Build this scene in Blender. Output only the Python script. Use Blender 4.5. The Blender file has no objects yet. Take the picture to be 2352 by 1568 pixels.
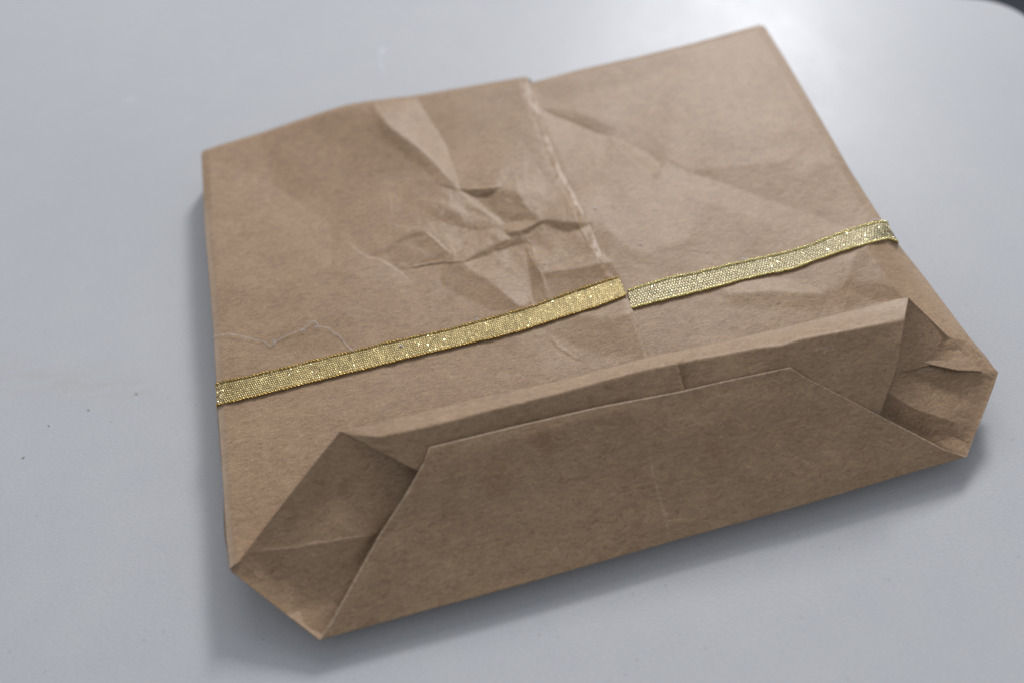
import bpy, math, random
import numpy as np
from mathutils import Vector, Matrix

random.seed(7)
rng = np.random.default_rng(11)
sc = bpy.context.scene
COL = sc.collection

# ------------------------------------------------------------------ camera
CAM = Vector((-0.04456093, -0.10902013, 0.21533471))
RV = Vector((0.96691067, -0.24755733, -0.06163713))
UV = Vector((0.23331094, 0.76034098, 0.60617457))
FV = Vector((0.10319772, 0.60049727, -0.79293963))
FL = 0.94968358
cam_data = bpy.data.cameras.new('camera')
cam = bpy.data.objects.new('camera', cam_data)
COL.objects.link(cam)
cam.matrix_world = Matrix(((RV.x, UV.x, -FV.x, CAM.x), (RV.y, UV.y, -FV.y, CAM.y), (RV.z, UV.z, -FV.z, CAM.z), (0, 0, 0, 1)))
cam_data.sensor_fit = 'HORIZONTAL'
cam_data.sensor_width = 36.0
cam_data.lens = 36.0 * FL
cam_data.clip_start = 0.005
cam_data.clip_end = 50
cam_data.dof.use_dof = True
cam_data.dof.focus_distance = 0.246
cam_data.dof.aperture_fstop = 5.6
sc.camera = cam

# ------------------------------------------------------------------ light
world = bpy.data.worlds.new('World')
sc.world = world
world.use_nodes = True
bg = world.node_tree.nodes['Background']
bg.inputs['Color'].default_value = (0.88, 0.92, 1.0, 1)
bg.inputs['Strength'].default_value = 0.43

def area_light(name, az, el, dist, sx, sy, power, color):
    d = bpy.data.lights.new(name, 'AREA')
    d.shape = 'RECTANGLE'; d.size = sx; d.size_y = sy
    d.energy = power; d.color = color
    o = bpy.data.objects.new(name, d)
    COL.objects.link(o)
    a, e = math.radians(az), math.radians(el)
    v = Vector((math.cos(a) * math.cos(e), math.sin(a) * math.cos(e), math.sin(e)))
    o.location = Vector((0.02, 0.07, 0)) + v * dist
    o.rotation_euler = (-v).to_track_quat('-Z', 'Y').to_euler()
    return o
area_light('window_light', 62, 37, 1.7, 0.30, 0.34, 19.0, (0.98, 0.98, 1.0))
area_light('added_fill_light', 80, 47, 1.9, 1.2, 0.8, 8.0, (0.97, 0.97, 1.0))  # added soft fill from behind, no known source

sc.view_settings.view_transform = 'Standard'
sc.view_settings.look = 'None'
sc.view_settings.exposure = 0
sc.view_settings.gamma = 1
sc.cycles.use_denoising = True
sc.cycles.max_bounces = 6

# ------------------------------------------------------------------ helpers
def srgb(r, g, b):
    f = lambda c: (c / 255 / 12.92) if c / 255 <= 0.04045 else ((c / 255 + 0.055) / 1.055) ** 2.4
    return (f(r), f(g), f(b), 1)

CAMn, Rn, Un, Fn = [np.array(v) for v in (CAM, RV, UV, FV)]
def P(q):
    """photo points (x, y) plus height above the table in mm -> metres in the bag's own axes"""
    q = np.asarray(q, float)
    sh = q.shape[:-1]
    q = q.reshape(-1, 3)
    d = Fn[None] + Rn[None] * ((q[:, :1] - 1176) / (FL * 2352)) - Un[None] * ((q[:, 1:2] - 784) / (FL * 2352))
    t = (q[:, 2] / 1000 - CAMn[2]) / d[:, 2]
    return (CAMn[None] + t[:, None] * d).reshape(sh + (3,))

def dpoly(px, py, poly):
    """distance, signed side (>0 = left of travel with y down flipped up) and arc fraction to a polyline"""
    best = np.full(px.shape, 1e9); side = np.zeros(px.shape); frac = np.zeros(px.shape)
    pl = np.array(poly, float)
    seg = np.hypot(*(pl[1:] - pl[:-1]).T); tot = seg.sum(); acc = 0
    for (x0, y0), (x1, y1), L in zip(pl[:-1], pl[1:], seg):
        dx, dy = x1 - x0, y1 - y0
        t = ((px - x0) * dx + (py - y0) * dy) / (L * L)
        tc = np.clip(t, 0, 1)
        ex, ey = px - (x0 + tc * dx), py - (y0 + tc * dy)
        d = np.hypot(ex, ey)
        s = dx * (y0 - py) + dy * (px - x0)      # left of travel on the picture (y up)
        m = d < best
        best = np.where(m, d, best); side = np.where(m, np.sign(s), side)
        frac = np.where(m, (acc + tc * L) / tot, frac)
        acc += L
    return best, side, frac

def vnoise(px, py, scale, seed, octaves=1, ang=0.0, stretch=1.0):
    r = np.random.default_rng(seed)
    out = np.zeros(px.shape); amp = 1.0; tot = 0
    c, s = math.cos(ang), math.sin(ang)
    x = (px * c + py * s) / (scale * stretch); y = (-px * s + py * c) / scale
    for o in range(octaves):
        T = r.uniform(-1, 1, (256, 256))
        xi = np.floor(x).astype(int); yi = np.floor(y).astype(int)
        fx = x - xi; fy = y - yi
        fx = fx * fx * fx * (fx * (fx * 6 - 15) + 10); fy = fy * fy * fy * (fy * (fy * 6 - 15) + 10)
        g = lambda i, j: T[(xi + i) % 256, (yi + j) % 256]
        v = (g(0, 0) * (1 - fx) + g(1, 0) * fx) * (1 - fy) + (g(0, 1) * (1 - fx) + g(1, 1) * fx) * fy
        out += amp * v; tot += amp
        amp *= 0.5; x = x * 2.03; y = y * 2.03
    return out / tot

def cr(ox, oy, s, pts):
    """points read in an enlarged crop -> photo points"""
    return [((ox + x / s) / 1.0884, (oy + y / s) / 1.0884) for x, y in pts]
cA = lambda *p: cr(450, 0, 2.351, p)
cB = lambda *p: cr(1300, 0, 2.351, p)
cC = lambda *p: cr(900, 380, 3.92, p)
cD = lambda *p: cr(450, 500, 2.94, p)
cE = lambda *p: cr(1200, 450, 2.94, p)
cF = lambda *p: cr(1500, 650, 2.767, p)
cG = lambda *p: cr(500, 1000, 2.4125, p)
cH = lambda *p: cr(1200, 900, 1.809, p)
cI = lambda *p: cr(1800, 500, 2.2395, p)

def resample(poly, n, dens=None):
    pl = np.array(poly, float)
    seg = np.r_[0, np.cumsum(np.hypot(*(pl[1:, :2] - pl[:-1, :2]).T))]
    t = np.linspace(0, seg[-1], n)
    return np.stack([np.interp(t, seg, pl[:, k]) for k in range(pl.shape[1])], 1)

def coons(bottom, top, left, right, n, m):
    b, t = resample(bottom, n), resample(top, n)
    l, r = resample(left, m), resample(right, m)
    u = np.linspace(0, 1, n)[None, :, None]; v = np.linspace(0, 1, m)[:, None, None]
    S = (1 - v) * b[None] + v * t[None] + (1 - u) * l[:, None] + u * r[:, None]
    S -= (1 - u) * (1 - v) * b[0] + u * (1 - v) * b[-1] + (1 - u) * v * t[0] + u * v * t[-1]
    return S

def mesh_obj(name, V, F, mats, parent=None, smooth=True):
    me = bpy.data.meshes.new(name)
    V = np.asarray(V, np.float32).reshape(-1, 3)
    F = np.asarray(F, np.int32)
    k = F.shape[1]
    me.vertices.add(len(V)); me.vertices.foreach_set('co', V.ravel())
    me.loops.add(F.size); me.loops.foreach_set('vertex_index', F.ravel())
    me.polygons.add(len(F)); me.polygons.foreach_set('loop_start', np.arange(0, F.size, k, dtype=np.int32))
    me.polygons.foreach_set('loop_total', np.full(len(F), k, np.int32))
    if smooth:
        me.polygons.foreach_set('use_smooth', np.ones(len(F), bool))
    me.update(calc_edges=True); me.validate()
    for m_ in (mats if isinstance(mats, (list, tuple)) else [mats]):
        me.materials.append(m_)
    o = bpy.data.objects.new(name, me)
    COL.objects.link(o)
    if parent is not None:
        o.parent = parent
    return o

def grid_faces(m, n):
    i = np.arange(m - 1)[:, None] * n + np.arange(n - 1)[None]
    i = i.ravel()
    return np.stack([i, i + 1, i + n + 1, i + n], 1)

def grid_obj(name, G, mats, parent=None, flip=False):
    m, n = G.shape[:2]
    F = grid_faces(m, n)
    if flip: F = F[:, ::-1]
    return mesh_obj(name, G, F, mats, parent)

def set_wear_and_light(o, w):
    at = o.data.attributes.new('wear_and_light', 'FLOAT', 'POINT'); at.data.foreach_set('value', w.astype(np.float32).ravel())

def solidify(o, t=0.00012):
    md = o.modifiers.new('thickness', 'SOLIDIFY')
    md.thickness = t; md.offset = -1
    md.material_offset_rim = 1
    return o

def tube(name, pts, rad, mat, parent=None, sides=6):
    pts = np.array(pts, float); n = len(pts)
    rad = np.broadcast_to(rad, (n,))
    tang = np.gradient(pts, axis=0); tang /= np.linalg.norm(tang, axis=1)[:, None] + 1e-12
    up = np.array([0, 0, 1.0])
    A = np.cross(tang, up); A /= np.linalg.norm(A, axis=1)[:, None] + 1e-9
    B = np.cross(A, tang)
    a = np.linspace(0, 2 * np.pi, sides, endpoint=False)
    G = pts[:, None] + rad[:, None, None] * (np.cos(a)[None, :, None] * A[:, None] + np.sin(a)[None, :, None] * B[:, None])
    F = []
    for i in range(n - 1):
        for j in range(sides):
            k = (j + 1) % sides
            F.append((i * sides + j, i * sides + k, (i + 1) * sides + k, (i + 1) * sides + j))
    return mesh_obj(name, G, F, mat, parent)

def spline(ctrl, n):
    c = np.array(ctrl, float); k = len(c)
    p = np.vstack([2 * c[0] - c[1], c, 2 * c[-1] - c[-2]])
    out = []
    for t in np.linspace(0, k - 1 - 1e-6, n):
        i = int(t); f = t - i
        a, b, d, e = p[i], p[i + 1], p[i + 2], p[i + 3]
        out.append(0.5 * ((2 * b) + (-a + d) * f + (2 * a - 5 * b + 4 * d - e) * f * f + (-a + 3 * b - 3 * d + e) * f ** 3))
    return np.array(out)

def tag(o, label=None, cat=None, group=None, kind=None):
    if label: o['label'] = label
    if cat: o['category'] = cat
    if group: o['group'] = group
    if kind: o['kind'] = kind
    return o

def empty(name, loc):
    o = bpy.data.objects.new(name, None); COL.objects.link(o); o.empty_display_size = 0.01
    o.location = loc
    return o

# ------------------------------------------------------------------ materials
class N:
    def __init__(s, name):
        s.m = bpy.data.materials.new(name); s.m.use_nodes = True
        s.t = s.m.node_tree; s.t.nodes.clear()
        s.out = s.add('ShaderNodeOutputMaterial')
        s.b = s.add('ShaderNodeBsdfPrincipled')
        s.t.links.new(s.b.outputs[0], s.out.inputs[0])
    def add(s, t, **k):
        n = s.t.nodes.new(t)
        for a, v in k.items():
            if isinstance(v, tuple) and v and v[0] == 'in': pass
            setattr(n, a, v)
        return n
    def link(s, a, b): s.t.links.new(a, b)
    def noise(s, vec, scale, detail=4, rough=0.6, dist=0.0):
        n = s.add('ShaderNodeTexNoise')
        n.inputs['Scale'].default_value = scale; n.inputs['Detail'].default_value = detail
        n.inputs['Roughness'].default_value = rough; n.inputs['Distortion'].default_value = dist
        s.link(vec, n.inputs['Vector']); return n.outputs['Fac']
    def mapping(s, vec, rot=(0, 0, 0), scale=(1, 1, 1), loc=(0, 0, 0)):
        n = s.add('ShaderNodeMapping')
        n.inputs['Rotation'].default_value = rot; n.inputs['Scale'].default_value = scale; n.inputs['Location'].default_value = loc
        s.link(vec, n.inputs['Vector']); return n.outputs['Vector']
    def math(s, op, a, b=None, c=None, clamp=False):
        n = s.add('ShaderNodeMath', operation=op); n.use_clamp = clamp
        for i, v in enumerate((a, b, c)):
            if v is None: continue
            if isinstance(v, (int, float)): n.inputs[i].default_value = v
            else: s.link(v, n.inputs[i])
        return n.outputs[0]
    def remap(s, v, a, b, c=0.0, d=1.0):
        n = s.add('ShaderNodeMapRange'); n.clamp = True
        s.link(v, n.inputs[0])
        for i, x in enumerate((a, b, c, d)): n.inputs[i + 1].default_value = x
        return n.outputs[0]
    def mix(s, f, a, b, blend='MIX'):
        n = s.add('ShaderNodeMix', data_type='RGBA', blend_type=blend)
        for sock, v in ((n.inputs[0], f), (n.inputs[6], a), (n.inputs[7], b)):
            if isinstance(v, (int, float)): sock.default_value = v
            elif isinstance(v, tuple): sock.default_value = v
            else: s.link(v, sock)
        return n.outputs[2]
    def bump(s, h, strength, dist, prev=None):
        n = s.add('ShaderNodeBump'); n.inputs['Strength'].default_value = strength; n.inputs['Distance'].default_value = dist
        s.link(h, n.inputs['Height'])
        if prev is not None: s.link(prev, n.inputs['Normal'])
        return n.outputs['Normal']

def kraft(name, base=(0.308, 0.2015, 0.117), lighter=1.0, gain=1.0):
    k = N(name)
    tc = k.add('ShaderNodeTexCoord').outputs['Object']
    cloud = k.noise(tc, 70, 5, 0.62, 0.4)
    cloud2 = k.noise(tc, 260, 3, 0.6, 0.3)
    # matted fibres: thin streaks in several directions, bent by a slow noise
    warp = k.add('ShaderNodeTexNoise'); warp.inputs['Scale'].default_value = 240; warp.inputs['Detail'].default_value = 2
    k.link(tc, warp.inputs['Vector'])
    wv = k.add('ShaderNodeVectorMath', operation='SCALE'); k.link(warp.outputs['Color'], wv.inputs[0]); wv.inputs['Scale'].default_value = 0.0035
    av = k.add('ShaderNodeVectorMath', operation='ADD'); k.link(tc, av.inputs[0]); k.link(wv.outputs[0], av.inputs[1])
    wc = av.outputs[0]
    fib = None
    for i, a in enumerate((0.25, 1.0, 1.75, 2.5, -0.15)):
        v = k.mapping(wc, rot=(0, 0, a), scale=(260, 1900, 1200), loc=(i * 3.1, i * 1.7, i))
        n = k.noise(v, 1.0, 2, 0.55, 0.0)
        fib = n if fib is None else k.math('MAXIMUM', fib, n)
    fibv = k.remap(fib, 0.52, 0.80)
    dark = None
    for i, a in enumerate((0.6, 2.1, 0.0)):
        v = k.mapping(wc, rot=(0, 0, a), scale=(330, 2100, 1200), loc=(7 + i * 3.1, i * 5.7, i))
        n = k.noise(v, 1.0, 1, 0.5, 0.0)
        dark = n if dark is None else k.math('MAXIMUM', dark, n)
    darkv = k.remap(dark, 0.62, 0.80)
    grain = k.noise(tc, 2300, 3, 0.7)
    r, g, b = base
    c0 = (r, g, b, 1)
    col = k.mix(k.remap(cloud, 0.3, 0.7), (r * 0.90, g * 0.87, b * 0.86, 1), (r * 1.08, g * 1.09, b * 1.10, 1))
    col = k.mix(k.remap(cloud2, 0.35, 0.68), k.mix(1.0, col, (0.93, 0.92, 0.91, 1), 'MULTIPLY'), k.mix(1.0, col, (1.05, 1.05, 1.06, 1), 'MULTIPLY'))
    col = k.mix(k.math('MULTIPLY', fibv, 0.75), col, (r * 1.5, g * 1.55, b * 1.6, 1))
    col = k.mix(k.math('MULTIPLY', darkv, 0.70), col, (r * 0.62, g * 0.56, b * 0.52, 1))
    gr = k.remap(grain, 0.3, 0.7, 0.80, 1.20)
    gc = k.add('ShaderNodeCombineColor'); [k.link(gr, gc.inputs[i]) for i in range(3)]
    col = k.mix(1.0, col, gc.outputs[0], 'MULTIPLY')
    # rare dark flecks and pale bits in the pulp
    vo = k.add('ShaderNodeTexVoronoi'); vo.inputs['Scale'].default_value = 70; k.link(tc, vo.inputs['Vector'])
    sp = k.math('LESS_THAN', vo.outputs['Distance'], 0.022)
    pick = k.add('ShaderNodeSeparateColor'); k.link(vo.outputs['Color'], pick.inputs[0])
    sp = k.math('MULTIPLY', sp, k.math('GREATER_THAN', pick.outputs[0], 0.7))
    col = k.mix(k.math('MULTIPLY', sp, 0.7), col, (0.07, 0.035, 0.02, 1))
    sa = k.add('ShaderNodeAttribute'); sa.attribute_name = 'stain'
    col = k.mix(k.math('MULTIPLY', sa.outputs['Fac'], 0.45), col, (0.20, 0.085, 0.035, 1))
    wa = k.add('ShaderNodeAttribute'); wa.attribute_name = 'wear_and_light'
    col = k.mix(wa.outputs['Fac'], col, (0.56, 0.45, 0.35, 1))  # rubbed fibres, also painted light on seam, ridge and side edges
    k.link(col, k.b.inputs['Base Color'])
    k.b.inputs['Roughness'].default_value = 0.48
    k.b.inputs['Specular IOR Level'].default_value = 0.29
    k.b.inputs['Sheen Weight'].default_value = 0.12
    k.b.inputs['Sheen Roughness'].default_value = 0.5
    h = k.math('ADD', k.math('MULTIPLY', fib, 0.5), k.math('MULTIPLY', grain, 0.5))
    nm = k.bump(h, 0.55, 0.00014)
    nm = k.bump(cloud2, 0.30, 0.0004, nm)
    k.link(nm, k.b.inputs['Normal'])
    return k.m

M_KRAFT = kraft('kraft_paper')
M_EDGE = kraft('kraft_cut_edge', base=(0.42, 0.31, 0.21))
M_PAIR = [M_KRAFT, M_EDGE]

def table_mat():
    k = N('table_laminate')
    tc = k.add('ShaderNodeTexCoord').outputs['Object']
    v = k.mapping(tc, rot=(0, 0, -0.28), scale=(900, 2600, 1))
    weave = k.noise(v, 1.0, 2, 0.5)
    soft = k.noise(tc, 9, 3, 0.5)
    mott = k.noise(tc, 90, 4, 0.6)
    col = k.mix(k.remap(soft, 0.3, 0.7), (0.470, 0.480, 0.493, 1), (0.508, 0.514, 0.524, 1))
    col = k.mix(k.remap(mott, 0.35, 0.75, 0, 0.35), col, (0.445, 0.455, 0.48, 1))
    # faint dried drip mark left of the bag
    mp = k.mapping(tc, loc=(0.130, -0.035, 0))
    st = k.noise(k.mapping(tc, scale=(60, 320, 1)), 1.0, 4, 0.6)
    sx = k.add('ShaderNodeSeparateXYZ'); k.link(tc, sx.inputs[0])
    pa, pb = P((150, 872, 0)), P((450, 912, 0)); sl_ = (pb[1] - pa[1]) / (pb[0] - pa[0])
    line = k.math('ABSOLUTE', k.math('SUBTRACT', sx.outputs[1], k.math('ADD', float(pa[1] - sl_ * pa[0]), k.math('MULTIPLY', sx.outputs[0], float(sl_)))))
    ln = k.math('MULTIPLY', k.remap(line, 0.0, 0.010, 1, 0), k.remap(sx.outputs[0], -0.10, -0.12, 0, 1))
    ln = k.math('MULTIPLY', ln, k.remap(st, 0.40, 0.7, 0, 0.40))
    col = k.mix(ln, col, (0.42, 0.40, 0.33, 1))
    vo = k.add('ShaderNodeTexVoronoi'); vo.inputs['Scale'].default_value = 260; k.link(tc, vo.inputs['Vector'])
    pc = k.add('ShaderNodeSeparateColor'); k.link(vo.outputs['Color'], pc.inputs[0])
    sp = k.math('MULTIPLY', k.math('LESS_THAN', vo.outputs['Distance'], 0.09), k.math('GREATER_THAN', pc.outputs[0], 0.80))
    col = k.mix(k.math('MULTIPLY', sp, 0.30), col, (0.25, 0.25, 0.28, 1))
    gw = k.remap(weave, 0.3, 0.7, 0.955, 1.045)
    cc = k.add('ShaderNodeCombineColor'); [k.link(gw, cc.inputs[i]) for i in range(3)]
    col = k.mix(1.0, col, cc.outputs[0], 'MULTIPLY')
    # hair-fine scratches
    sc1 = k.noise(k.mapping(tc, rot=(0, 0, 0.6), scale=(14, 900, 1)), 1.0, 2, 0.5)
    sc2 = k.noise(k.mapping(tc, rot=(0, 0, -0.9), scale=(18, 1100, 1), loc=(3, 5, 0)), 1.0, 2, 0.5)
    scr = k.math('MAXIMUM', k.remap(sc1, 0.70, 0.78), k.remap(sc2, 0.71, 0.79))
    for (qx, qy, rx, ry, am) in ((878, 118, 0.0012, 0.0022, 0.32), (876, 150, 0.0007, 0.006, 0.18), (298, 228, 0.0022, 0.0012, 0.2), (1225, 85, 0.0006, 0.0006, -0.4)):
        c_ = P((qx, qy, 0))
        mm = k.mapping(tc, loc=(-c_[0] / rx, -c_[1] / ry, 0), scale=(1 / rx, 1 / ry, 0))
        vl = k.add('ShaderNodeVectorMath', operation='LENGTH'); k.link(mm, vl.inputs[0])
        col = k.mix(k.remap(vl.outputs['Value'], 0.2, 1.4, abs(am), 0), col, (0.80, 0.82, 0.85, 1) if am > 0 else (0.2, 0.2, 0.22, 1))
    col = k.mix(k.math('MULTIPLY', scr, 0.24), col, (0.60, 0.61, 0.63, 1))
    k.link(col, k.b.inputs['Base Color'])
    k.link(k.remap(k.noise(tc, 22, 4, 0.65), 0.3, 0.7, 0.33, 0.41), k.b.inputs['Roughness'])
    k.b.inputs['Roughness'].default_value = 0.40
    k.b.inputs['Specular IOR Level'].default_value = 0.24
    nm = k.bump(weave, 0.5, 0.00009)
    nm = k.bump(mott, 0.15, 0.0003, nm)
    k.link(nm, k.b.inputs['Normal'])
    return k.m
M_TABLE = table_mat()

def simple(name, col, rough=0.6, metal=0.0, **kw):
    k = N(name)
    tc = k.add('ShaderNodeTexCoord').outputs['Object']
    n = k.noise(tc, kw.get('scale', 400), 3, 0.6)
    c = k.mix(k.remap(n, 0.3, 0.7), tuple(x * 0.8 for x in col[:3]) + (1,), tuple(min(1, x * 1.15) for x in col[:3]) + (1,))
    k.link(c, k.b.inputs['Base Color'])
    k.b.inputs['Roughness'].default_value = rough; k.b.inputs['Metallic'].default_value = metal
    return k.m
M_FLOOR = simple('dark_floor', (0.03, 0.033, 0.045), 0.6, scale=6)
M_LINT = simple('white_lint', (0.75, 0.78, 0.85), 0.6)
M_CRUMB = simple('brown_crumb', (0.33, 0.30, 0.24), 0.8)

def gold_mat(name, c_hi, c_lo, rough, cord=False):
    k = N(name)
    tc = k.add('ShaderNodeTexCoord').outputs['Object']
    n1 = k.noise(tc, 2600, 2, 0.7)
    n2 = k.noise(tc, 350, 3, 0.6)
    col = k.mix(k.remap(n1, 0.35, 0.65), c_lo, c_hi)
    if not cord:
        g = k.add('ShaderNodeAttribute'); g.attribute_name = 'gap'
        col = k.mix(k.remap(g.outputs['Fac'], 0.15, 0.90, 0.0, 0.88), col, (0.085, 0.06, 0.03, 1))
    k.link(col, k.b.inputs['Base Color'])
    k.b.inputs['Metallic'].default_value = 0.8
    k.link(k.remap(n2, 0.3, 0.7, rough * 0.8, rough * 1.25), k.b.inputs['Roughness'])
    if not cord: k.link(k.bump(n1, 0.5, 0.00008), k.b.inputs['Normal'])
    return k.m
M_GOLD_L = gold_mat('gold_ribbon_reverse', (0.56, 0.45, 0.21, 1), (0.34, 0.26, 0.11, 1), 0.40)
M_GOLD_R = gold_mat('gold_ribbon_face', (0.90, 0.82, 0.56, 1), (0.62, 0.54, 0.31, 1), 0.34)
M_CORD_L = gold_mat('gold_cord_dark', (0.75, 0.52, 0.16, 1), (0.40, 0.24, 0.06, 1), 0.28, True)
M_CORD_R = gold_mat('gold_cord', (0.95, 0.85, 0.40, 1), (0.70, 0.56, 0.18, 1), 0.24, True)

kg = N('gold_glint')
kg.b.inputs['Base Color'].default_value = (0.85, 0.72, 0.42, 1); kg.b.inputs['Metallic'].default_value = 1.0; kg.b.inputs['Roughness'].default_value = 0.2
M_GLINT = kg.m

# ------------------------------------------------------------------ table and floor
def round_corner_table():
    p = [P((2238, 0, 0)), P((2308, 16, 0)), P((2362, 50, 0))]
    (ax, ay), (bx, by), (cx, cy) = [(q[0], q[1]) for q in p]
    D = 2 * (ax * (by - cy) + bx * (cy - ay) + cx * (ay - by))
    ux = ((ax**2 + ay**2) * (by - cy) + (bx**2 + by**2) * (cy - ay) + (cx**2 + cy**2) * (ay - by)) / D
    uy = ((ax**2 + ay**2) * (cx - bx) + (bx**2 + by**2) * (ax - cx) + (cx**2 + cy**2) * (bx - ax)) / D
    R = math.hypot(ax - ux, ay - uy)
    a0 = math.atan2(ay - uy, ax - ux) ; a1 = math.atan2(cy - uy, cx - ux)
    mid = (a0 + a1) / 2
    e0 = a0; e1 = a1 - math.radians(14)
    arc = [(ux + R * math.cos(t), uy + R * math.sin(t)) for t in np.linspace(e0, e1, 24)]
    t0 = e0 + math.pi / 2; t1 = e1 - math.pi / 2
    A = (arc[0][0] + 0.62 * math.cos(t0), arc[0][1] + 0.62 * math.sin(t0))
    B = (arc[-1][0] + 0.55 * math.cos(t1), arc[-1][1] + 0.55 * math.sin(t1))
    C = (A[0] + B[0] - arc[12][0], A[1] + B[1] - arc[12][1])
    ring = arc + [B, C, A]
    n = len(ring); c = np.mean(ring, 0)
    V = []; F = []
    prof = [(0.0, 0.0), (0.0, 0.0), (0.0015, -0.0006), (0.003, -0.003), (0.003, -0.020), (0.0, -0.024)]
    for i, (x, y) in enumerate(ring):
        pa, pb = ring[i - 1], ring[(i + 1) % n]
        tx, ty = pb[0] - pa[0], pb[1] - pa[1]; L = math.hypot(tx, ty)
        nx, ny = -ty / L, tx / L
        if nx * (x - c[0]) + ny * (y - c[1]) < 0: nx, ny = -nx, -ny
        for (o_, z) in prof: V.append((x + nx * o_, y + ny * o_, z))
    k = len(prof); 
    me = bpy.data.meshes.new('table')
    top = [i * k for i in range(n)]; bot = [i * k + k - 1 for i in range(n)]
    faces = [top[::-1], bot]
    for i in range(n):
        j = (i + 1) % n
        for q in range(1, k - 1): faces.append((i * k + q, i * k + q + 1, j * k + q + 1, j * k + q))
        faces.append((i * k, i * k + 1, j * k + 1, j * k))
    V2 = V; me.from_pydata(V2, [], [f for f in faces if len(f) > 4 or True]); me.validate(); me.update()
    me.materials.append(M_TABLE)
    o = bpy.data.objects.new('table', me); COL.objects.link(o)
    import bmesh
    bm = bmesh.new(); bm.from_mesh(me)
    bmesh.ops.remove_doubles(bm, verts=bm.verts, dist=1e-6)
    bmesh.ops.recalc_face_normals(bm, faces=bm.faces)
    bm.to_mesh(me); bm.free()
    return o
table = round_corner_table()
tag(table, 'pale grey smooth table with a rounded corner, lying under the brown paper bag', 'table')
floor = mesh_obj('floor', [(-4, -4, -0.74), (4, -4, -0.74), (4, 4, -0.74), (-4, 4, -0.74)], [(0, 1, 2, 3)], M_FLOOR, smooth=False)
tag(floor, 'dark floor below the table edge', kind='structure')

# ------------------------------------------------------------------ paper bag
bag = empty('paper_bag', (0, 0, 0))
tag(bag, 'creased brown kraft paper bag lying flat with its folded bottom flap towards the viewer', 'paper bag')

SEAM = [(1212, 178), (1224, 215), (1240, 255), (1262, 325), (1290, 395), (1322, 452), (1345, 500), (1393, 590), (1421, 640), (1451, 705), (1470, 757), (1489, 818), (1530, 925)]
LEFT = [(462, 353), (466, 430), (470, 520), (480, 640), (490, 760), (497, 890), (505, 1010), (513, 1130), (520, 1235), (527, 1306)]
BACK_L = [(462, 353), (468, 346), (500, 335), (600, 305), (700, 271), (760, 251), (800, 240), (850, 232), (960, 219), (1100, 195), (1200, 178), (1212, 178)]
BACK_R = [(1180, 200), (1222, 190), (1330, 161), (1470, 130), (1600, 98), (1700, 70), (1744, 58), (1757, 62)]
RIGHT = [(1757, 62), (1800, 130), (1880, 265), (1955, 395), (2035, 520), (2070, 570), (2120, 632), (2180, 712), (2225, 772), (2262, 815), (2288, 853)]

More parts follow.
